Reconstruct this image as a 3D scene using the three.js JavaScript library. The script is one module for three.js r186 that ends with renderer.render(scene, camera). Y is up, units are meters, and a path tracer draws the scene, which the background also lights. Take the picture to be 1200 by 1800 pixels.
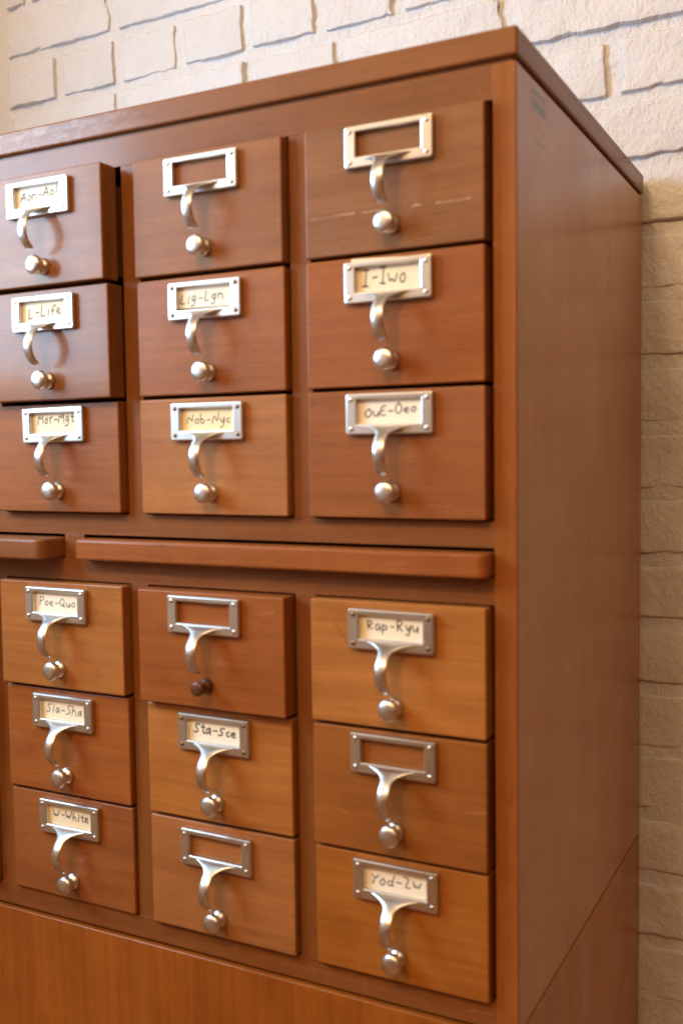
import * as THREE from 'three';
import { RoundedBoxGeometry } from 'three/addons/geometries/RoundedBoxGeometry.js';
import { mergeGeometries, mergeVertices } from 'three/addons/utils/BufferGeometryUtils.js';
import { RectAreaLightUniformsLib } from 'three/addons/lights/RectAreaLightUniformsLib.js';

// ---------------------------------------------------------------- camera, lights, exposure
// world: x to the right along the cabinet front (0 = its right-hand side), y up from the floor, z out of the front
const Y0 = 1.5;                                    // height of the measuring origin (just above the cabinet top)
const scene = new THREE.Scene();
scene.background = new THREE.Color(0x000000);
const camera = new THREE.PerspectiveCamera(53.68, 1200 / 1800, 0.02, 30);
camera.position.set(0.2329, Y0 - 0.3215, 0.7329);
camera.rotation.set(-0.0594, 0.4793, -0.0131, 'YXZ');
camera.focus = 1.25;
camera.userData.fStop = 5.2;
const renderer = new THREE.WebGLRenderer({ antialias: true });
renderer.toneMapping = THREE.LinearToneMapping;
renderer.toneMappingExposure = 0.95;
renderer.shadowMap.enabled = true;
RectAreaLightUniformsLib.init();

const WINDOW = { z0: 0.20, z1: 0.90, y0: Y0 - 0.22, y1: Y0 + 0.5, x: -1.08, color: new THREE.Color(0.50, 0.76, 1.0), power: 20.5, glow: 2.0 };
const LAMPS = [[-0.18, Y0 + 1.18, 1.75, 3.55, 0.085, 'over the cabinet corner'], [-0.40, Y0 + 1.18, 1.80, 3.55, 0.085, 'over the card drawers'], [0.95, Y0 + 1.10, 1.95, 2.7, 0.10, 'away from the cabinet']];   // x, y, z, intensity, bulb radius
const LAMP = { color: new THREE.Color(1.0, 0.70, 0.36), glow: 4 };

// ---------------------------------------------------------------- helpers
let seed = 7;
const rnd = () => { seed = (seed * 1664525 + 1013904223) >>> 0; return seed / 4294967296; };
const rr = (a, b) => a + (b - a) * rnd();
const hash = (i, j, s) => { let h = Math.imul(i, 374761393) ^ Math.imul(j, 668265263) ^ Math.imul(s + 11, 1442695041); h = Math.imul(h ^ (h >>> 13), 1274126177); h ^= h >>> 16; return (h >>> 0) / 4294967296; };
const mod = (a, n) => ((a % n) + n) % n;
function vn(x, y, px, py, s) {                    // periodic value noise, 0..1
  const i = Math.floor(x), j = Math.floor(y), fx = x - i, fy = y - j;
  const a = fx * fx * (3 - 2 * fx), b = fy * fy * (3 - 2 * fy);
  const g = (p, q) => hash(mod(i + p, px), mod(j + q, py), s);
  return (g(0, 0) * (1 - a) + g(1, 0) * a) * (1 - b) + (g(0, 1) * (1 - a) + g(1, 1) * a) * b;
}
const toS = (c) => 255 * (c <= 0.0031308 ? 12.92 * c : 1.055 * Math.pow(Math.min(1, c), 1 / 2.4) - 0.055);
function dataTex(w, h, fn, srgb) {
  const d = new Uint8Array(w * h * 4);
  for (let j = 0; j < h; j++) for (let i = 0; i < w; i++) {
    const c = fn((i + 0.5) / w, (j + 0.5) / h), o = (j * w + i) * 4;
    for (let k = 0; k < 3; k++) d[o + k] = Math.max(0, Math.min(255, srgb ? toS(Math.max(0, c[k])) : c[k] * 255));
    d[o + 3] = 255;
  }
  const t = new THREE.DataTexture(d, w, h);
  if (srgb) t.colorSpace = THREE.SRGBColorSpace;
  t.wrapS = t.wrapT = THREE.RepeatWrapping; t.magFilter = THREE.LinearFilter; t.minFilter = THREE.LinearMipmapLinearFilter; t.generateMipmaps = true; t.needsUpdate = true;
  return t;
}
// wood: u runs along the grain; one tile is 0.6 m by 0.3 m
function woodTone(u, v, s) {
  const warp = 0.035 * (vn(u * 3, v * 3, 3, 3, s) - 0.5) + 0.012 * (vn(u * 8, v * 6, 8, 6, s + 1) - 0.5), w = v + warp;
  const band = vn(u * 2, w * 18, 2, 18, s + 2), streak = vn(u * 3, w * 64, 3, 64, s + 3), fine = vn(u * 10, w * 210, 10, 210, s + 4);
  const pore = vn(u * 60, w * 250, 60, 250, s + 5), cloud = vn(u * 5, v * 4, 5, 4, s + 6);
  let t = 1 + 0.15 * (band - 0.5) + 0.13 * (streak - 0.5) + 0.15 * (fine - 0.5) + 0.16 * (cloud - 0.5) + 0.13 * (vn(u * 16, v * 9, 16, 9, s + 7) - 0.5) + 0.08 * (vn(u * 40, v * 22, 40, 22, s + 8) - 0.5);
  if (pore > 0.80) t -= 0.9 * (pore - 0.80);
  return t;
}
// scratches, knocks and specks in the varnish, drawn into a finished map
function worn(t, n, rot) {
  const { data, width: w, height: h } = t.image;
  const dab = (x, y, c, a) => { const o = (mod(Math.round(y), h) * w + mod(Math.round(x), w)) * 4; for (let k = 0; k < 3; k++) data[o + k] = data[o + k] * (1 - a) + c[k] * a; };
  for (let i = 0; i < n; i++) {
    let x = rnd() * w, y = rnd() * h, a = rnd() < 0.65 ? rr(-0.25, 0.25) : rnd() * 6.28; const L = rr(4, 42), pale = rnd() < 0.6, c = pale ? [206, 165, 128] : [48, 24, 12], f = rr(0.06, pale ? 0.28 : 0.22), fat = rnd() < 0.25; if (rot) a += 1.57;
    for (let q = 0; q < L; q += 0.6) { x += 0.6 * Math.cos(a); y += 0.6 * Math.sin(a); a += rr(-0.03, 0.03); if (rnd() < 0.8) { dab(x, y, c, f); if (fat) dab(x, y + 1, c, f * 0.7); } }
  }
  for (let i = 0; i < n * 2; i++) { const x = rnd() * w, y = rnd() * h, c = rnd() < 0.5 ? [200, 160, 120] : [40, 20, 10], f = rr(0.1, 0.35); dab(x, y, c, f); if (rnd() < 0.4) { dab(x + 1, y, c, f); dab(x, y + 1, c, f * 0.6); } }
  return t;
}
function woodMap(base, s, w = 1024, h = 512) {
  return worn(dataTex(w, h, (u, v) => { const t = woodTone(u, v, s); return [base[0] * t, base[1] * Math.pow(t, 1.25), base[2] * Math.pow(t, 1.4)]; }, true), 70);
}
const smudge = dataTex(512, 512, (u, v) => {
  const n = 0.5 * vn(u * 6, v * 6, 6, 6, 90) + 0.3 * vn(u * 17, v * 17, 17, 17, 91) + 0.2 * vn(u * 60, v * 60, 60, 60, 92);
  const r = 0.72 + 0.5 * (n - 0.35); return [r, r, r];
});
const grainBump = dataTex(512, 512, (u, v) => { const n = 0.6 * vn(u * 14, v * 190, 14, 190, 77) + 0.4 * vn(u * 40, v * 128, 40, 128, 78); return [n, n, n]; });
function woodMat(map, o = {}) {
  return new THREE.MeshPhysicalMaterial({ map, roughness: 0.56, roughnessMap: smudge, bumpMap: grainBump, bumpScale: 0.00006, specularIntensity: 0.4, clearcoat: 0.25, clearcoatRoughness: 0.15, ...o });
}
// box-projected uv in tiles of 0.6 x 0.3 m, grain along the given axis
function woodUV(g, grain, ou = 0, ov = 0, noVary) {
  if (g.index) g = g.toNonIndexed();
  const p = g.attributes.position, uv = new Float32Array(p.count * 2), A = new THREE.Vector3(), B = new THREE.Vector3(), C = new THREE.Vector3();
  const gi = 'xyz'.indexOf(grain);
  for (let i = 0; i < p.count; i += 3) {
    A.fromBufferAttribute(p, i); B.fromBufferAttribute(p, i + 1); C.fromBufferAttribute(p, i + 2);
    const n = B.clone().sub(A).cross(C.clone().sub(A)).toArray().map(Math.abs), k = n.indexOf(Math.max(...n));
    const tang = [0, 1, 2].filter((a) => a !== k), ua = tang.includes(gi) ? gi : tang[0], va = tang.find((a) => a !== ua);
    [A, B, C].forEach((P, q) => { const c = P.toArray(); uv[(i + q) * 2] = c[ua] / 0.6 + ou; uv[(i + q) * 2 + 1] = c[va] / 0.3 + ov; });
  }
  g.setAttribute('uv', new THREE.BufferAttribute(uv, 2));
  return g;
}
function box(x0, x1, y0, y1, z0, z1, r = 0.0008) {
  const g = new RoundedBoxGeometry(x1 - x0, y1 - y0, z1 - z0, 2, r);
  g.translate((x0 + x1) / 2, (y0 + y1) / 2, (z0 + z1) / 2);
  return g;
}
function plainUV(g, s) { return woodUV(g, 'x', 0, 0) && g; }
const used = {};
function numbered(n) { used[n] = (used[n] ?? -1) + 1; return used[n] ? n + '_' + String(used[n]).padStart(3, '0') : n; }
function mesh(name, geo, mat, parent) {
  const m = new THREE.Mesh(geo, mat); m.name = name; m.castShadow = m.receiveShadow = true; parent.add(m); return m;
}
function structure(name, geo, mat) { const m = mesh(name, geo, mat, scene); m.userData.kind = 'structure'; return m; }
function thing(name, label, category, pos, group) {
  const o = new THREE.Group(); o.name = numbered(name); o.position.set(...pos); o.userData = { label, category };
  if (group) o.userData.group = group;
  scene.add(o); return o;
}

// ---------------------------------------------------------------- the setting: brick wall, plaster wall, floor, ceiling
const WALL_Z = -0.479, LEFT_X = -1.08, RIGHT_X = 2.3, REAR_Z = 2.9, CEIL = 3.05;
const paintBump = dataTex(1024, 1024, (u, v) => {
  const n = 0.30 * vn(u * 26, v * 26, 26, 26, 21) + 0.32 * vn(u * 74, v * 60, 74, 60, 22) + 0.24 * vn(u * 190, v * 130, 190, 130, 23) + 0.14 * vn(u * 340, v * 300, 340, 300, 24);
  return [n, n, n];
});
const paintMap = dataTex(512, 512, (u, v) => {
  const n = vn(u * 5, v * 5, 5, 5, 31) * 0.6 + vn(u * 22, v * 22, 22, 22, 32) * 0.4, d = vn(u * 90, v * 90, 90, 90, 33) > 0.93 ? 0.93 : 1;
  const t = (0.95 + 0.09 * n) * d; return [0.665 * t, 0.662 * t * (0.985 + 0.02 * n), 0.69 * t * (0.96 + 0.05 * n)];
}, true);
const paint = new THREE.MeshStandardMaterial({ map: paintMap, roughness: 0.62, bumpMap: paintBump, bumpScale: 0.0024 });
const mortarPaint = new THREE.MeshStandardMaterial({ map: paintMap, roughness: 0.7, bumpMap: paintBump, bumpScale: 0.003 });
function metreUV(g, s = 0.5, ou = 0, ov = 0) {     // planar uv, front view, one tile = s metres
  const p = g.attributes.position, uv = new Float32Array(p.count * 2);
  for (let i = 0; i < p.count; i++) { uv[2 * i] = (p.getX(i) + 0.35 * p.getZ(i)) / s + ou; uv[2 * i + 1] = (p.getY(i) + 0.35 * p.getZ(i)) / s + ov; }
  g.setAttribute('uv', new THREE.BufferAttribute(uv, 2)); return g;
}
// one uneven brick: a gridded face with rounded, chipped borders and returns that run back into the mortar
function brickGeo(L, H, s) {
  const nx = Math.max(9, Math.round(L / 0.008)), ny = 9, P = [], idx = [];
  const E = 0.0014, xs = [0, 0, 0, E], ys = [0, 0, 0, E];        // returns, arris and a narrow border ring keep the edges crisp
  for (let i = 1; i < nx; i++) xs.push(L * i / nx); xs.push(L - E, L, L, L);
  for (let j = 1; j < ny; j++) ys.push(H * j / ny); ys.push(H - E, H, H, H);
  const W = xs.length, Q = ys.length;
  for (let j = 0; j < Q; j++) for (let i = 0; i < W; i++) {
    const bx = Math.min(i, W - 1 - i), by = Math.min(j, Q - 1 - j), ring = Math.min(bx, by);
    let x = xs[i] - L / 2, y = ys[j] - H / 2;
    const n1 = vn(x * 30 + 50, y * 30 + 50, 999, 999, s) - 0.5, n2 = vn(x * 110 + 50, y * 110 + 50, 999, 999, s + 1) - 0.5, n3 = vn(x * 75 + 9, y * 75 + 77, 999, 999, s + 2), n4 = vn(x * 190 + 9, y * 190 + 77, 999, 999, s + 4);
    let z = 0.0030 * n1 + 0.0014 * n2, inset = 0;
    const chip = Math.max(0, vn(x * 48 + 5, y * 48 + 5, 999, 999, s + 3) - 0.74);
    if (ring <= 3) inset = 0.0030 * n3 + 0.0016 * n4 + chip * 0.034;
    if (ring === 3) z -= 0.0002 + chip * 0.006;
    if (ring === 2) z -= 0.0011 + chip * 0.012;
    if (ring === 1) { z -= 0.0065; inset *= 0.8; }
    if (ring === 0) { inset *= 0.6; z = -0.02; }
    const sx = i <= W / 2 ? 1 : -1, sy = j <= Q / 2 ? 1 : -1;
    if (bx <= 3) x += sx * inset; if (by <= 3) y += sy * inset;
    P.push(x, y, z);
  }
  for (let j = 0; j < Q - 1; j++) for (let i = 0; i < W - 1; i++) { const a = j * W + i; idx.push(a, a + 1, a + W + 1, a, a + W + 1, a + W); }
  const g = new THREE.BufferGeometry(); g.setAttribute('position', new THREE.Float32BufferAttribute(P, 3)); g.setIndex(idx);
  metreUV(g, 0.5, rnd(), rnd()); g.computeVertexNormals(); return g;
}
const BH = 0.0645, HL = 0.0985, SL = 0.2115;
const headers = [...Array(6)].map((_, i) => brickGeo(HL, BH, 100 + i * 9)), stretchers = [...Array(8)].map((_, i) => brickGeo(SL, BH, 300 + i * 9)), closers = [...Array(3)].map((_, i) => brickGeo(0.150, BH, 500 + i * 9));
{
  const EDGE = -0.983, g = new THREE.PlaneGeometry(RIGHT_X - EDGE, CEIL, 220, 180); g.translate((EDGE + RIGHT_X) / 2, CEIL / 2, WALL_Z);
  const p = g.attributes.position;
  for (let i = 0; i < p.count; i++) { const x = p.getX(i) + 3, y = p.getY(i); p.setZ(i, WALL_Z - (y > Y0 - 0.1 ? 0.0066 : 0.0034) + 0.005 * (vn(x * 40, y * 60, 9999, 9999, 5) - 0.5) + 0.004 * (vn(x * 12, y * 12, 9999, 9999, 6) - 0.5)); }
  g.computeVertexNormals(); metreUV(g);
  const wall = structure('brick_wall', g, mortarPaint);
  // courses measured on the wall: the course tops repeat every 77 mm; every fourth course is laid in headers
  const top0 = Y0 + 0.3056, pitch = 0.0763, slope = 0.015;   // the courses climb a little to the right
  for (let c = -3; c < 24; c++) {
    const yc = top0 - c * pitch - 0.0005 - BH / 2;
    if (yc > Y0 + 0.56 || yc < 0.02) continue;
    const lay = (x0, x1) => {                                      // one brick from joint centre to joint centre
      const L = x1 - x0 - 0.0135, xc = (x0 + x1) / 2;
      if ((yc < Y0 - 0.075 && x1 < -0.02) || L < 0.03) return;     // stands wholly behind the cabinet
      const [len, set] = L < 0.13 ? [HL, headers] : L < 0.18 ? [0.150, closers] : [SL, stretchers];
      const b = mesh('brick', set[Math.floor(rnd() * set.length)], paint, wall);
      b.position.set(xc + rr(-0.0010, 0.0010), yc + slope * (xc - 0.01) + rr(-0.0013, 0.0013), WALL_Z + rr(-0.0022, 0.0018));
      b.scale.x = L / len; b.rotation.z = slope + rr(-0.006, 0.006) + (rnd() < 0.5 ? Math.PI : 0);
    };
    const joints = [-0.987];
    if (mod(c, 6) === 0) for (let x = c > 0 ? -0.841 : -0.876; x < 1.1; x += 0.1136) joints.push(x);
    else if (c === 1) joints.push(-0.759, -0.531, -0.391, -0.159, 0.065, 0.29, 0.515, 0.74, 0.965);
    else for (let x = mod(c, 2) ? -0.768 + (c > 1 ? -0.057 : 0) : -0.936; x < 1.1; x += 0.225) joints.push(x);
    for (let i = 0; i + 1 < joints.length; i++) lay(joints[i], joints[i + 1]);
  }
}
const plaster = new THREE.MeshStandardMaterial({ map: paintMap, roughness: 0.8, bumpMap: paintBump, bumpScale: 0.0006 });
const roomPaint = new THREE.MeshStandardMaterial({ color: new THREE.Color(0.20, 0.09, 0.04), roughness: 0.7 });
{
  const T = 0.12, b = (x0, x1, y0, y1, z0, z1) => { const g = new THREE.BoxGeometry(x1 - x0, y1 - y0, z1 - z0); g.translate((x0 + x1) / 2, (y0 + y1) / 2, (z0 + z1) / 2); return g; };
  const X0 = LEFT_X - T, X1 = LEFT_X, W = WINDOW, zb = WALL_Z - 0.05;
  structure('plaster_wall', mergeGeometries([b(X1 + 0.0005, RIGHT_X, 0.001, CEIL - 0.001, zb + 0.001, WALL_Z - 0.013), b(X0, X1, 0, CEIL, zb, W.z0), b(X0, X1, 0, CEIL, W.z1, REAR_Z), b(X0, X1, 0, W.y0, W.z0, W.z1), b(X0, X1, W.y1, CEIL, W.z0, W.z1)]), plaster);
  structure('rear_wall', b(X0, RIGHT_X + T, 0, CEIL, REAR_Z, REAR_Z + T), roomPaint);
  structure('side_wall', b(RIGHT_X, RIGHT_X + T, 0, CEIL, zb, REAR_Z), roomPaint);
  const floorMat = new THREE.MeshStandardMaterial({ map: woodMap([0.30, 0.135, 0.05], 64), roughness: 0.55 });
  structure('floor', woodUV(b(X0, RIGHT_X + T, -0.1, 0, zb, REAR_Z + T), 'x'), floorMat);
  structure('ceiling', b(X0, RIGHT_X + T, CEIL, CEIL + 0.1, zb, REAR_Z + T), new THREE.MeshStandardMaterial({ color: new THREE.Color(0.62, 0.54, 0.44), roughness: 0.9 }));
}

// ---------------------------------------------------------------- the window in the plaster wall and the two ceiling lamps (both outside the frame)
{
  const W = WINDOW, zc = (W.z0 + W.z1) / 2, hw = (W.z1 - W.z0) / 2, hh = (W.y1 - W.y0) / 2;
  const o = thing('window', 'white framed daylight window in the plain white plaster wall', 'window', [W.x - 0.03, W.y0, zc]);
  const white = new THREE.MeshStandardMaterial({ color: new THREE.Color(0.8, 0.8, 0.78), roughness: 0.5 });
  const fr = (z0, z1, y0, y1) => { const g = new RoundedBoxGeometry(0.05, y1 - y0, z1 - z0, 1, 0.003); g.translate(0, (y0 + y1) / 2, (z0 + z1) / 2); return g; };
  mesh('window_frame', mergeGeometries([fr(-hw + 0.001, -hw + 0.035, 0.001, 2 * hh - 0.001), fr(hw - 0.035, hw - 0.001, 0.001, 2 * hh - 0.001), fr(-hw + 0.036, hw - 0.036, 0.001, 0.035), fr(-hw + 0.036, hw - 0.036, 2 * hh - 0.035, 2 * hh - 0.001)]), white, o);
  const glow = new THREE.MeshStandardMaterial({ color: 0x202224, roughness: 0.2, emissive: W.color, emissiveIntensity: W.glow });
  const g = new THREE.BoxGeometry(0.006, 2 * hh - 0.072, 2 * hw - 0.074); g.translate(0, hh, 0); mesh('pane', g, glow, o);
  const l = new THREE.RectAreaLight(W.color, W.power, 2 * hw - 0.08, 2 * hh - 0.08);
  l.position.set(W.x, (W.y0 + W.y1) / 2, zc); scene.add(l); l.lookAt(2, (W.y0 + W.y1) / 2, zc);
  LAMPS.forEach(([x, y, z, power, rad, where]) => {
    const p = thing('ceiling_lamp', 'warm globe lamp on a ceiling rod, ' + where, 'lamp', [x, CEIL, z], 'globe lamps hanging from the ceiling');
    const dark = new THREE.MeshStandardMaterial({ color: new THREE.Color(0.05, 0.05, 0.05), roughness: 0.4, metalness: 0.6 });
    const can = new THREE.LatheGeometry([[0, 0], [0.045, 0], [0.045, -0.012], [0.02, -0.022], [0, -0.022]].map(([a, b]) => new THREE.Vector2(a, b)), 24); mesh('canopy', can, dark, p);
    const rodL = CEIL - y - rad - 0.035; const rod = new THREE.CylinderGeometry(0.005, 0.005, rodL, 10); rod.translate(0, -0.02 - rodL / 2, 0); mesh('rod', rod, dark, p);
    const so = new THREE.CylinderGeometry(0.018, 0.022, 0.035, 18); so.translate(0, y - CEIL + rad + 0.01, 0); mesh('socket', so, dark, p);
    const bulb = new THREE.SphereGeometry(rad, 24, 16); bulb.translate(0, y - CEIL, 0);
    mesh('bulb', bulb, new THREE.MeshStandardMaterial({ color: 0x888888, emissive: LAMP.color, emissiveIntensity: LAMP.glow }), p);
    const pl = new THREE.PointLight(LAMP.color, power); pl.position.set(x, y, z); pl.castShadow = true; pl.shadow.radius = rad / 0.0205; scene.add(pl);
  });
}

// ---------------------------------------------------------------- the cabinet
const COLS = 5, DW = 0.1518, DH = 0.1014, PITX = 0.1745, XR = -0.0195, ROWP = 0.1045, YT = Y0 - 0.0642, YB = Y0 - 0.4417, GAP = 0.0016;
const CAB_L = XR - 0.0178 - (COLS - 1) * PITX - DW, DEPTH = 0.4667;
const cab = thing('card_catalog_cabinet', 'tall stained wood card catalog cabinet with rows of small labelled drawers', 'cabinet', [CAB_L / 2, 0, -DEPTH / 2]);
const OX = -CAB_L / 2, OZ = DEPTH / 2;
const part = (name, g, m) => { g.translate(OX, 0, OZ); return mesh(name, g, m, cab); };
const TONES = { frame: [0.198, 0.067, 0.017], red: [0.275, 0.084, 0.018], brown: [0.235, 0.088, 0.028], tan: [0.33, 0.128, 0.038], gold: [0.375, 0.142, 0.032], base: [0.285, 0.084, 0.010], rose: [0.265, 0.088, 0.024] };
const M = {}; let ws = 1;
for (const k in TONES) M[k] = woodMat(woodMap(TONES[k], 200 + 17 * ws++));
M.edge = woodMat(woodMap([0.272, 0.088, 0.017], 1203));
M.sideTone = woodMat(woodMap([0.35, 0.118, 0.020], 977), { roughness: 0.5, clearcoat: 0.4, clearcoatRoughness: 0.22 });
M.inside = new THREE.MeshStandardMaterial({ map: woodMap([0.34, 0.22, 0.12], 431), roughness: 0.8 });   // unstained carcass wood
{
  // top slab: dulled, scuffed varnish along the left of its front edge
  const slabMap = dataTex(1024, 64, (u, v) => {
    const t = woodTone(u * 1.5, v * 0.1, 611), x = CAB_L * (1 - u), d = Math.max(0, Math.min(1, (-0.30 - x) / 0.16));
    const n = 0.5 * vn(u * 64, v * 5, 64, 5, 612) + 0.5 * vn(u * 220, v * 12, 220, 12, 613), k = Math.max(0, Math.min(1, (n - 0.50) * 7)) * 0.32 * d;
    const c = [TONES.frame[0] * t * 1.06, TONES.frame[1] * t * 1.1, TONES.frame[2] * t * 1.15];
    return [c[0] * (1 - k) + 0.42 * k, c[1] * (1 - k) + 0.30 * k, c[2] * (1 - k) + 0.26 * k];
  }, true);
  const slab = box(CAB_L - 0.003, 0.002, Y0 - 0.0335, Y0 - 0.0122, -DEPTH, 0.002, 0.0025), p = slab.attributes.position, uv = new Float32Array(p.count * 2);
  for (let i = 0; i < p.count; i++) { uv[2 * i] = (p.getX(i) - CAB_L) / -CAB_L + 0.3 * (p.getZ(i) < -0.004 ? -p.getZ(i) : 0); uv[2 * i + 1] = (p.getY(i) - Y0 + 0.0335) / 0.0213; }
  slab.setAttribute('uv', new THREE.BufferAttribute(uv, 2));
  const slabMat = woodMat(slabMap, { bumpMap: null }); slabMap.wrapS = THREE.ClampToEdgeWrapping;
  part('top_slab', slab, slabMat);
  part('top_moulding', woodUV(box(CAB_L + 0.004, -0.0035, Y0 - 0.0372, Y0 - 0.0335, -DEPTH + 0.004, -0.003, 0.0003), 'x'), M.frame);
  // side panels; the right one carries old sticker residue and a few scuffs
  const SX0 = -DEPTH, SH = 0.74, sideMap = dataTex(640, 1024, (u, v) => {
    const z = SX0 + u * DEPTH, y = -0.775 + v * SH, t = 0.45 + 0.55 * woodTone(v * 1.6, u * 0.8, 701);
    let c = [0.35 * t, 0.118 * Math.pow(t, 1.2), 0.020 * Math.pow(t, 1.3)];
    const n = vn(u * 90, v * 140, 90, 140, 702), n2 = vn(u * 30, v * 46, 30, 46, 703);
    let k = 0; const blot = (z0, z1, y0, y1, s) => { const e = Math.min((z - z0) / 0.0022, (z1 - z) / 0.0022, (y - y0) / 0.0014, (y1 - y) / 0.0014); k = Math.max(k, Math.max(0, Math.min(1, e + (n - 0.5) * 1.0 + (n2 - 0.5) * 0.8)) * s); };
    blot(-0.079, -0.037, -0.0492, -0.0425, 0.8); blot(-0.080, -0.038, -0.0600, -0.0503, 0.95);
    blot(-0.080, -0.066, -0.0735, -0.0690, 0.4); blot(-0.079, -0.050, -0.0845, -0.079, 0.4);
    blot(-0.305, -0.298, -0.140, -0.126, 0.55); blot(-0.304, -0.297, -0.164, -0.150, 0.55); blot(-0.303, -0.298, -0.116, -0.110, 0.3); blot(-0.153, -0.147, -0.120, -0.096, 0.3); blot(-0.151, -0.146, -0.132, -0.124, 0.4);
    return [c[0] * (1 - 0.9 * k), c[1] * (1 - 0.8 * k), c[2] * (1 - 0.75 * k)];
  }, true);
  const side = box(-0.0175, 0, Y0 - 0.7745, Y0 - 0.0372, -DEPTH, -0.0032, 0.0003), sp = side.attributes.position, suv = new Float32Array(sp.count * 2);
  for (let i = 0; i < sp.count; i++) { suv[2 * i] = (sp.getZ(i) - SX0) / DEPTH; suv[2 * i + 1] = (sp.getY(i) - Y0 + 0.775) / SH; }
  side.setAttribute('uv', new THREE.BufferAttribute(suv, 2));
  part('side_panel', side, woodMat(worn(sideMap, 45, true), { bumpMap: null, roughness: 0.5, specularIntensity: 0.8, clearcoat: 0.6, clearcoatRoughness: 0.24 }));
  part('side_panel', woodUV(box(CAB_L, CAB_L + 0.0175, Y0 - 0.7745, Y0 - 0.0372, -DEPTH, -0.0032, 0.0003), 'y', 0.3, 0.2), M.frame);
  part('back_panel', woodUV(box(CAB_L + 0.018, -0.018, 0.06, Y0 - 0.037, -DEPTH + 0.003, -DEPTH + 0.012, 0.0005), 'y'), M.inside);
  part('divider_board', woodUV(box(CAB_L + 0.018, -0.018, Y0 - 0.45, Y0 - 0.425, -DEPTH + 0.0125, -0.02, 0.0005), 'x'), M.inside);
  // face frame: stiles and rails, 19 mm thick, front at z = 0
  const yTop = Y0 - 0.0372, yU = YT + GAP, yU2 = YT - 2 * ROWP - DH - GAP, yL = YB + GAP, yL2 = YB - 2 * ROWP - DH - GAP, yEnd = Y0 - 0.7745, slot0 = Y0 - 0.4195, slot1 = Y0 - 0.3962;
  for (const x0 of [-0.0175, CAB_L]) part('stile', woodUV(box(x0, x0 + 0.0175, Y0 - 0.7745, Y0 - 0.0372, -0.0031, 0.0004, 0.0004), 'y', 0.37 + x0, 0.61), M.edge);
  const rail = (x0, x1, y0, y1, o) => part('rail', woodUV(box(x0, x1, y0, y1, -0.019, 0, 0.0003), 'x', o, o * 1.7), M.frame);
  const stile = (x0, x1, y0, y1, o) => part('stile', woodUV(box(x0, x1, y0, y1, -0.019, 0, 0.0003), 'y', o, o * 2.3), M.frame);
  const RL = CAB_L + 0.0172, RR = -0.0172;
  rail(RL, RR, yU, yTop, 0.13); rail(RL, RR, slot1, yU2, 0.41); rail(RL, RR, yL, slot0, 0.77); rail(RL, RR, yEnd, yL2, 0.29);
  for (let c = 1; c < COLS; c++) {
    const xr = XR - (c - 1) * PITX - DW - GAP, xl = XR - c * PITX + GAP;
    stile(xl, xr, yU2, yU, 0.11 + c * 0.17); stile(xl, xr, yL2, yL, 0.52 + c * 0.23);
  }
  stile(-0.4455, -0.4215, slot0, slot1, 0.6);
  // lower cupboard: plain vertical-grained front on a plinth
  part('base_front', woodUV(box(CAB_L + 0.0005, -0.0005, 0.09, Y0 - 0.7775, -0.02, 0.003, 0.0015), 'y', 0.2, 0.1), M.base);
  part('base_side', woodUV(box(-0.0175, 0, 0.06, Y0 - 0.7775, -DEPTH, -0.0205, 0.001), 'y', 0.4, 0.35), M.sideTone);
  part('base_side', woodUV(box(CAB_L, CAB_L + 0.0175, 0.06, Y0 - 0.7775, -DEPTH, -0.0205, 0.001), 'y', 0.1, 0.65), M.frame);
  part('base_top', woodUV(box(CAB_L + 0.018, -0.018, Y0 - 0.795, Y0 - 0.7775, -DEPTH + 0.0125, -0.0205, 0.0005), 'x'), M.inside);
  part('plinth', woodUV(box(CAB_L + 0.012, -0.012, 0, 0.0895, -DEPTH + 0.0125, -0.03, 0.001), 'x', 0.3), M.frame);
  // two pull-out writing boards with rounded front corners
  const boardShape = (x0, x1, z) => { const s = new THREE.Shape(), r = 0.007, b = 0.0025; s.moveTo(x0 + b, -0.36); s.lineTo(x1 - b, -0.36); s.lineTo(x1 - b, z - b - r); s.quadraticCurveTo(x1 - b, z - b, x1 - b - r, z - b); s.lineTo(x0 + b + r * 0.4, z - b); s.quadraticCurveTo(x0 + b, z - b, x0 + b, z - b - r * 0.4); s.closePath(); return s; };
  const board = (x0, x1, z, o, m) => {
    const g = new THREE.ExtrudeGeometry(boardShape(x0, x1, z), { depth: 0.0192 - 0.005, bevelThickness: 0.0025, bevelSize: 0.0025, bevelSegments: 3, curveSegments: 8 });
    g.rotateX(Math.PI / 2); g.translate(0, Y0 - 0.3993 - 0.0025, 0);            // shape y becomes +z
    return part('sliding_board', woodUV(g, 'x', o, o * 2.1), m);
  };
  board(-0.4200, -0.0182, 0.0160, 0.35, M.red); board(CAB_L + 0.0182, -0.4470, 0.031, 0.8, M.brown);
}

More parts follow.
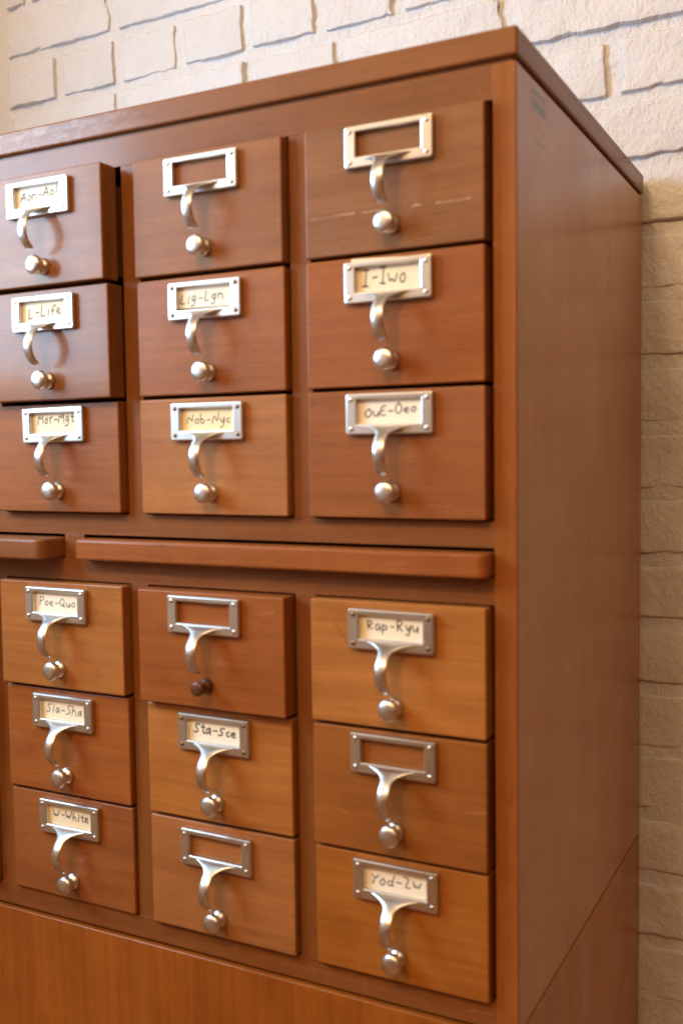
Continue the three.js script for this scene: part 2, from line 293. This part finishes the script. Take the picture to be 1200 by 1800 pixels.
// ---------------------------------------------------------------- hardware
const nickel = new THREE.MeshStandardMaterial({ color: new THREE.Color(0.66, 0.65, 0.64), metalness: 1, roughness: 0.40, roughnessMap: smudge });
const steel = new THREE.MeshStandardMaterial({ color: new THREE.Color(0.62, 0.60, 0.57), metalness: 1, roughness: 0.3 });
const brass = new THREE.MeshStandardMaterial({ color: new THREE.Color(0.24, 0.14, 0.06), metalness: 1, roughness: 0.4 });
const bronze = new THREE.MeshStandardMaterial({ color: new THREE.Color(0.12, 0.045, 0.022), metalness: 0.4, roughness: 0.45 });
const FW = 0.0745, FH = 0.0325;
const frameGeo = (() => {
  const b = 0.0012, s = new THREE.Shape(), w = FW / 2 - b, h = FH - b, r = 0.001;
  s.moveTo(-w + r, b); s.lineTo(w - r, b); s.quadraticCurveTo(w, b, w, b + r); s.lineTo(w, h - r); s.quadraticCurveTo(w, h, w - r, h); s.lineTo(-w + r, h); s.quadraticCurveTo(-w, h, -w, h - r); s.lineTo(-w, b + r); s.quadraticCurveTo(-w, b, -w + r, b);
  const q = new THREE.Path(), a = 0.0278 + 0.0008, y0 = 0.0082 - 0.0008, y1 = FH - 0.0045 + 0.0008;
  q.moveTo(-a, y0); q.lineTo(-a, y1); q.lineTo(a, y1); q.lineTo(a, y0); q.closePath(); s.holes.push(q);
  const g = new THREE.ExtrudeGeometry(s, { depth: 0.0022, bevelThickness: 0.0014, bevelSize: 0.0012, bevelSegments: 3, curveSegments: 4 });
  g.translate(0, 0, 0.0014); return g;                          // back of the frame at z = 0, front at 0.005
})();
const pullGeo = (() => {
  const prof = new THREE.CatmullRomCurve3([[0.0076, 0.0040], [0.0062, 0.0085], [0.0032, 0.0136], [-0.0016, 0.0196], [-0.0073, 0.0236], [-0.0135, 0.0252], [-0.0196, 0.0246], [-0.0250, 0.0224], [-0.0292, 0.0190], [-0.0320, 0.0152]].map(([y, z]) => new THREE.Vector3(0, y, z)));
  const N = 40, V = 12, P = [], I = [], len = prof.getLength(), T = 0.0014;
  const row = (u, side) => {
    const s = u * len, c = prof.getPointAt(u), t = prof.getTangentAt(u), n = new THREE.Vector3(0, -t.z, t.y).multiplyScalar(-1);   // points up and out of the hook
    if (n.z < 0 && u > 0.4) n.multiplyScalar(-1);
    const f = Math.max(0, 1 - s / 0.0180);
    let hw = 0.0050 + 0.0180 * Math.pow(f, 2.4); if (u > 0.95) hw *= 1 - 0.10 * Math.pow((u - 0.9) / 0.1, 2);
    const out = [];
    for (let k = 0; k <= V; k++) {
      const q = k / V * 2 - 1, curl = -0.0011 * Math.pow(Math.abs(q), 2.6) * (1 - 0.6 * f), d = side ? -T * (1 - 0.5 * Math.pow(Math.abs(q), 6)) : 0;
      out.push([q * hw, c.y + n.y * (curl + d), c.z + n.z * (curl + d)]);
    }
    return out;
  };
  // loop round each section: over the front, back along the rear
  const R = 2 * (V + 1);
  for (let i = 0; i <= N; i++) { const a = row(i / N, 0), b = row(i / N, 1).reverse(); for (const p of [...a, ...b]) P.push(...p); }
  for (let i = 0; i < N; i++) for (let k = 0; k < R; k++) { const a = i * R + k, b = i * R + (k + 1) % R; I.push(a, b, b + R, a, b + R, a + R); }
  const cap = (i, flip) => { for (let k = 0; k < V; k++) { const a = i * R + k, b = a + 1, c = i * R + (R - 1 - k), d = c - 1; flip ? I.push(a, d, b, a, c, d) : I.push(a, b, d, a, d, c); } };
  cap(0, false); cap(N, true);
  let g = new THREE.BufferGeometry(); g.setAttribute('position', new THREE.Float32BufferAttribute(P, 3)); g.setIndex(I); g.computeVertexNormals();
  g.setAttribute('uv', new THREE.Float32BufferAttribute(P.reduce((o, _, i) => (i % 3 === 0 ? [...o, P[i] * 12, P[i + 1] * 12] : o), []), 2));
  return g;
})();
const lathe = (pts, n = 28) => { const g = new THREE.LatheGeometry(pts.map(([r, z]) => new THREE.Vector2(r, z)), n); g.rotateX(Math.PI / 2); return g; };
const knobGeo = lathe([[0, 0], [0.0080, 0], [0.0084, 0.0010], [0.0082, 0.0026], [0.0070, 0.0040], [0.0054, 0.0050], [0.0050, 0.0062], [0.0060, 0.0074], [0.0080, 0.0086], [0.0092, 0.0106], [0.0095, 0.0124], [0.0090, 0.0146], [0.0076, 0.0160], [0.0054, 0.0168], [0.003, 0.0172], [0, 0.0173]]);
const stubGeo = lathe([[0, 0], [0.0068, 0], [0.007, 0.003], [0.0052, 0.0048], [0.0036, 0.006], [0.0036, 0.0105], [0.0058, 0.012], [0.0070, 0.0145], [0.0066, 0.0168], [0.004, 0.018], [0, 0.0182]]);
const screwGeo = (() => { const g = new THREE.SphereGeometry(0.0021, 12, 6, 0, Math.PI * 2, 0, Math.PI / 2); g.rotateX(Math.PI / 2); g.scale(1, 1, 0.6); return g; })();

// handwriting: polylines on a grid (caps 0..10, x-height 4..10, descender 14), drawn as smoothed pen strokes
const PEN = {
  A: [8, [0, 10, 2, 4, 4, 0, 5, 4, 7, 10], [1, 6, 6, 6]], o: [6, [3, 4, 1, 5, 0, 8, 2, 10, 4, 9, 5, 6, 3, 4]], n: [6, [0, 4, 0, 10], [0, 6, 2, 4, 4, 5, 5, 10]], l: [3, [1, 0, 1, 10]], L: [7, [1, 0, 1, 5, 0, 10, 5, 9]],
  i: [3, [1, 4, 1, 10], [1, 1.5, 1.4, 2]], f: [5, [5, 1, 3, 0, 2, 3, 2, 10], [0, 5, 4, 5]], e: [6, [0, 7, 4, 7, 4, 5, 2, 4, 0, 6, 1, 9, 3, 10, 5, 9]], M: [9, [0, 10, 1, 0, 4, 6, 7, 0, 8, 10]], r: [5, [0, 4, 1, 10], [1, 6, 2, 4, 4, 4]],
  g: [6, [4, 4, 1, 4, 0, 7, 2, 9, 4, 7, 4, 4, 4, 12, 2, 14, 0, 13]], t: [5, [2, 1, 2, 8, 3, 10, 5, 9], [0, 4, 4, 4]], P: [7, [1, 0, 1, 10], [1, 0, 5, 0, 6, 3, 4, 5, 1, 5]], Q: [9, [4, 0, 1, 2, 0, 6, 2, 9, 5, 10, 7, 7, 7, 3, 4, 0], [4, 7, 8, 11]],
  u: [6, [0, 4, 0, 8, 2, 10, 4, 8, 5, 4, 5, 10]], S: [7, [6, 1, 3, 0, 1, 2, 3, 5, 5, 7, 3, 10, 0, 9]], a: [6, [4, 4, 1, 4, 0, 7, 1, 10, 3, 9, 4, 4, 5, 10]], h: [6, [0, 0, 0, 10], [0, 6, 2, 4, 4, 5, 5, 10]], W: [10, [0, 0, 2, 10, 4, 4, 6, 10, 9, 0]], N: [8, [0, 10, 1, 0, 6, 10, 7, 0]],
  b: [6, [0, 0, 0, 10, 3, 10, 5, 8, 3, 5, 0, 6]], y: [6, [0, 4, 1, 8, 3, 9, 5, 4], [5, 4, 4, 11, 2, 14, 0, 13]], c: [5, [4, 5, 2, 4, 0, 7, 2, 10, 4, 9]], I: [6, [0, 0, 5, 0], [2.5, 0, 2.5, 10], [0, 10, 5, 10]], w: [8, [0, 4, 1, 10, 3, 6, 5, 10, 7, 4]], O: [8, [4, 0, 1, 2, 0, 6, 2, 10, 5, 10, 7, 6, 6, 2, 4, 0]],
  z: [6, [0, 4, 4, 4, 0, 10, 5, 10]], R: [8, [1, 0, 1, 10], [1, 0, 5, 0, 6, 3, 4, 5, 1, 5, 6, 10]], p: [6, [0, 4, 0, 14], [0, 5, 3, 4, 5, 6, 3, 9, 0, 9]], Y: [7, [0, 0, 3, 5, 6, 0], [3, 5, 2, 10]], d: [6, [4, 5, 1, 5, 0, 8, 2, 10, 4, 8], [5, 0, 4, 8, 5, 10]], Z: [8, [0, 0, 6, 0, 1, 10, 7, 10]], '-': [6, [1, 6, 5, 5.6]], E: [6, [5, 0, 0, 0, 0, 10, 5, 10], [0, 5, 4, 5]],
};
function cardTexture(text, o = {}) {
  const W = 384, H = 132, cv = document.createElement('canvas'); cv.width = W; cv.height = H; const c = cv.getContext('2d');
  c.fillStyle = o.paper ?? '#ead9b4'; c.fillRect(0, 0, W, H);
  for (let i = 0; i < 900; i++) { c.fillStyle = `rgba(${rnd() < 0.5 ? '120,90,50' : '255,245,220'},${rr(0.02, 0.07)})`; c.fillRect(rnd() * W, rnd() * H, rr(1, 9), rr(1, 3)); }
  c.fillStyle = 'rgba(180,120,50,0.18)'; for (let i = 0; i < 60; i++) c.fillRect(rnd() * 14, rnd() * H, rr(1, 5), rr(1, 9));
  let width = 0; for (const ch of text) width += PEN[ch][0] + 1.3;
  const k = Math.min(6.4, (W * 0.76) / width); let x = o.x ?? (W - width * k) / 2; const y = o.y ?? 30;
  c.strokeStyle = o.ink ?? ['#2b2620', '#27231f', '#3a3430', '#2a2a30'][Math.floor(rnd() * 4)]; c.lineWidth = o.pen ?? 5.2; c.lineCap = c.lineJoin = 'round';
  const lean = rr(-0.02, 0.16), run = rr(-0.12, 0.06);
  for (const ch of text) {
    const up = rr(-0.7, 0.7) * k + run * (x - W / 2), big = rr(0.86, 1.1);
    for (const st of PEN[ch].slice(1)) {
      const pts = []; for (let i = 0; i < st.length; i += 2) pts.push([x + (st[i] + rr(-0.45, 0.45)) * k - (st[i + 1] - 5) * lean * k, y + up * 0.6 + (10 - (10 - st[i + 1]) * big + rr(-0.45, 0.45)) * k * 0.92]);
      c.beginPath(); c.moveTo(...pts[0]);
      for (let i = 1; i < pts.length - 1; i++) c.quadraticCurveTo(pts[i][0], pts[i][1], (pts[i][0] + pts[i + 1][0]) / 2, (pts[i][1] + pts[i + 1][1]) / 2);
      c.lineTo(...pts[pts.length - 1]); c.stroke();
    }
    x += (PEN[ch][0] + 1.3) * k;
  }
  const t = new THREE.CanvasTexture(cv); t.colorSpace = THREE.SRGBColorSpace; t.needsUpdate = true; return t;
}
// card: a thin, faintly bowed sheet with its print on the front
function cardGeo(bow, h) {
  const g = new THREE.BoxGeometry(0.0605, h, 0.0003, 12, 2, 1), p = g.attributes.position;
  for (let i = 0; i < p.count; i++) { const q = p.getX(i) / 0.03; p.setZ(i, p.getZ(i) + bow * (1 - q * q)); }
  g.computeVertexNormals(); return g;
}
const paperMat = (t) => new THREE.MeshStandardMaterial({ map: t, roughness: 0.9 });
const blankCards = [];

// ---------------------------------------------------------------- drawers: [column from the right, row] > how far it stands proud, wood, card, pull offset
const SPEC = {
  '0,0': { p: 0.0122, m: 'crack', dx: -0.0004, top: 0.0040 }, '0,1': { p: 0.0125, m: 'red', card: 'I-Iwo', y: 42, cy: 0.0030, h: 0.0262, tilt: -0.045, cx: -0.004, top: 0.0039, roll: 0.004 },
  '0,2': { p: 0.0127, m: 'rose', card: 'OuE-Oeo', y: 34, top: 0.0026 }, '0,3': { p: 0.0137, m: 'gold', card: 'Rap-Ryu', y: 30, top: 0.0054, brass: 1 },
  '0,4': { p: 0.0125, m: 'brown2', top: 0.0024, spot: 1 }, '0,5': { p: 0.0103, m: 'base2', card: 'Yod-Zw', y: 36, top: 0.0034 },
  '1,0': { p: 0.0101, m: 'brown', dx: -0.0015, top: 0.0040 }, '1,1': { p: 0.0077, m: 'rose', card: 'Lig-Lgn', y: 46, cy: 0.0026, tilt: -0.02, cx: -0.004, top: 0.0050, brass: 1 },
  '1,2': { p: 0.0078, m: 'tan', card: 'Nob-Nyc', y: 40, top: 0.0044, brass: 1, warm: 1 }, '1,3': { p: 0.0174, m: 'red', dx: -0.0029, top: 0.0031, stub: 1 },
  '1,4': { p: 0.0075, m: 'gold', card: 'Sta-Sce', y: 32, top: 0.0050, brass: 1, bold: 1 }, '1,5': { p: 0.0065, m: 'tan', dx: -0.0025, top: 0.0060 },
  '2,0': { p: 0.0258, m: 'brown', card: 'Aon-Aol', y: 26, dx: 0.0046, top: 0.0070 }, '2,1': { p: 0.0206, m: 'brown', card: 'L-Life', y: 36, dx: 0.0022, top: 0.0056 },
  '2,2': { p: 0.0102, m: 'rose', card: 'Mor-Mgt', y: 30, dx: 0.0009, top: 0.0035, cy: 0.0026, h: 0.0252, cx: 0.001, tilt: 0.01, roll: 0.01 }, '2,3': { p: 0.0116, m: 'tan2', card: 'Poe-Quo', y: 40, top: 0.0046 },
  '2,4': { p: 0.0064, m: 'red', card: 'Sia-Sha', y: 36, top: 0.0048 }, '2,5': { p: 0.0040, m: 'rose', card: 'W-White', y: 36, dx: 0.0005, top: 0.0050 },
};
M.brown2 = woodMat(woodMap([0.255, 0.086, 0.018], 881)); M.base2 = woodMat(woodMap([0.33, 0.112, 0.018], 931)); M.tan2 = woodMat(woodMap([0.34, 0.125, 0.03], 967));
// the split front: a pale broken line of chipped varnish where the board has cracked along its grain
M.crack = woodMat(dataTex(768, 512, (u, v) => {
  const t = woodTone(u * 0.253 + 0.31, v * 0.338 + 0.2, 1011), c = [0.225 * t, 0.09 * Math.pow(t, 1.2), 0.032 * Math.pow(t, 1.3)];
  const yc = 0.31 + 0.006 * (vn(u * 14, 0.5, 14, 1, 1012) - 0.5), d = Math.abs(v - yc), seg = vn(u * 17 + 0.4, 0.5, 17, 1, 1013), rag = vn(u * 120, v * 60, 120, 60, 1014);
  let k = 0; const on = (u > 0.03 && u < 0.29) || (u > 0.34 && u < 0.44) || (u > 0.615 && u < 0.665) || (u > 0.745 && u < 0.93) ? 1 : 0.15;
  if (d < 0.0035 + 0.006 * seg * rag) k = on * (0.35 + 0.65 * seg) * (0.4 + 0.6 * rag);
  if (Math.hypot((u - 0.64) * 1.5, v - 0.318) < 0.010) k = Math.max(k, 0.3 + 0.4 * rag);
  const dark = d < 0.0022 && k < 0.2 ? 0.55 : 1;
  return [c[0] * dark * (1 - k) + 0.52 * k, c[1] * dark * (1 - k) + 0.36 * k, c[2] * dark * (1 - k) + 0.22 * k];
}, true), { bumpMap: null });
const frontGeo = () => new RoundedBoxGeometry(DW, DH, 0.021, 2, 0.0014);
const woods = ['red', 'rose', 'brown', 'tan', 'gold', 'brown2'];
for (let c = 0; c < COLS; c++) for (let r = 0; r < 6; r++) {
  const s = SPEC[c + ',' + r] ?? { p: rr(0.010, 0.018), m: woods[Math.floor(rnd() * woods.length)], dx: rr(-0.003, 0.002), top: rr(0.003, 0.006) };
  const front = frontGeo(); front.translate(0, 0, -0.0105);
  const parts = [front];
  const t = 0.009, bw = DW - 0.012, bh = DH - 0.02, bd = 0.40;
  for (const [w, h, d, x, y, z] of [[t, bh, bd, -bw / 2 + t / 2, -0.004, -0.0212 - bd / 2], [t, bh, bd, bw / 2 - t / 2, -0.004, -0.0212 - bd / 2], [bw - 2 * t - 0.0004, 0.006, bd, 0, -bh / 2 - 0.001, -0.0212 - bd / 2]]) { const g = new RoundedBoxGeometry(w, h, d, 1, 0.0008); g.translate(x, y, z); parts.push(g); }
  let g = mergeGeometries(parts);
  if (s.m === 'crack') {
    const p = g.attributes.position, uv = new Float32Array(p.count * 2);
    for (let i = 0; i < p.count; i++) { uv[2 * i] = p.getX(i) / DW + 0.5; uv[2 * i + 1] = p.getY(i) / DH + 0.5; }
    g.setAttribute('uv', new THREE.BufferAttribute(uv, 2));
  } else g = woodUV(g, 'x', rnd(), rnd());
  const d = mesh('drawer', g, M[s.m], cab);
  const x = XR - c * PITX - DW / 2, yTop = (r < 3 ? YT : YB) - (r % 3) * ROWP;
  d.position.set(x + OX - (c === 0 ? 0.002 : 0), yTop - DH / 2, s.p - (c === 0 ? 0.0042 : 0) + OZ);
  d.rotation.z = rr(-0.0012, 0.0012);
  const fx = s.dx ?? -0.0016, fy = DH / 2 - s.top - FH;
  const fr = mesh('label_frame', frameGeo, nickel, d); fr.position.set(fx, fy, 0); fr.rotation.z = s.roll ?? rr(-0.006, 0.006);
  const pu = mesh('finger_pull', pullGeo, nickel, d); pu.position.set(fx, fy, 0); pu.rotation.z = fr.rotation.z;
  for (const [sx, sy] of [[-1, 0.0046], [1, 0.0046], [-1, FH - 0.0046], [1, FH - 0.0046]]) { const b = mesh('screw', screwGeo, s.brass ? brass : steel, d); b.position.set(fx + sx * (FW / 2 - 0.0048), fy + sy, 0.0049); }
  const kn = mesh('rod_knob', s.stub ? stubGeo : knobGeo, s.stub ? bronze : nickel, d); kn.scale.setScalar(0.94); kn.position.set(fx + 0.0008 + rr(-0.0008, 0.0008), DH / 2 - s.top - 0.0778, 0);
  if (s.stub) kn.userData.label = 'dark brown knob instead of a nickel one';
  if (s.card) {
    const cd = mesh('label_card', cardGeo(0.0002, s.h ?? 0.0208), paperMat(cardTexture(s.card, { y: s.y, paper: s.warm ? '#ecdab0' : ['#ece0c6', '#e9dabb', '#f0e6d2'][(c + r) % 3], pen: s.bold ? 8.6 : rr(5.6, 7.2) })), d);
    cd.position.set(fx + (s.cx ?? 0) + 0.001, fy + 0.0182 + (s.cy ?? 0) * 0.9, 0.0006); cd.rotation.z = s.tilt ?? rr(-0.01, 0.01);
    cd.userData.label = 'cream paper card with the handwritten letters ' + s.card;
    d.userData.label = 'drawer with a card reading ' + s.card + ' in its label frame';
  } else if (SPEC[c + ',' + r]) d.userData.label = s.stub ? 'reddish drawer with an empty label frame and a dark knob' : s.m === 'crack' ? 'drawer with an empty label frame and a cracked front' : 'drawer with an empty label frame';
}
scene.updateMatrixWorld(true);
renderer.render(scene, camera);
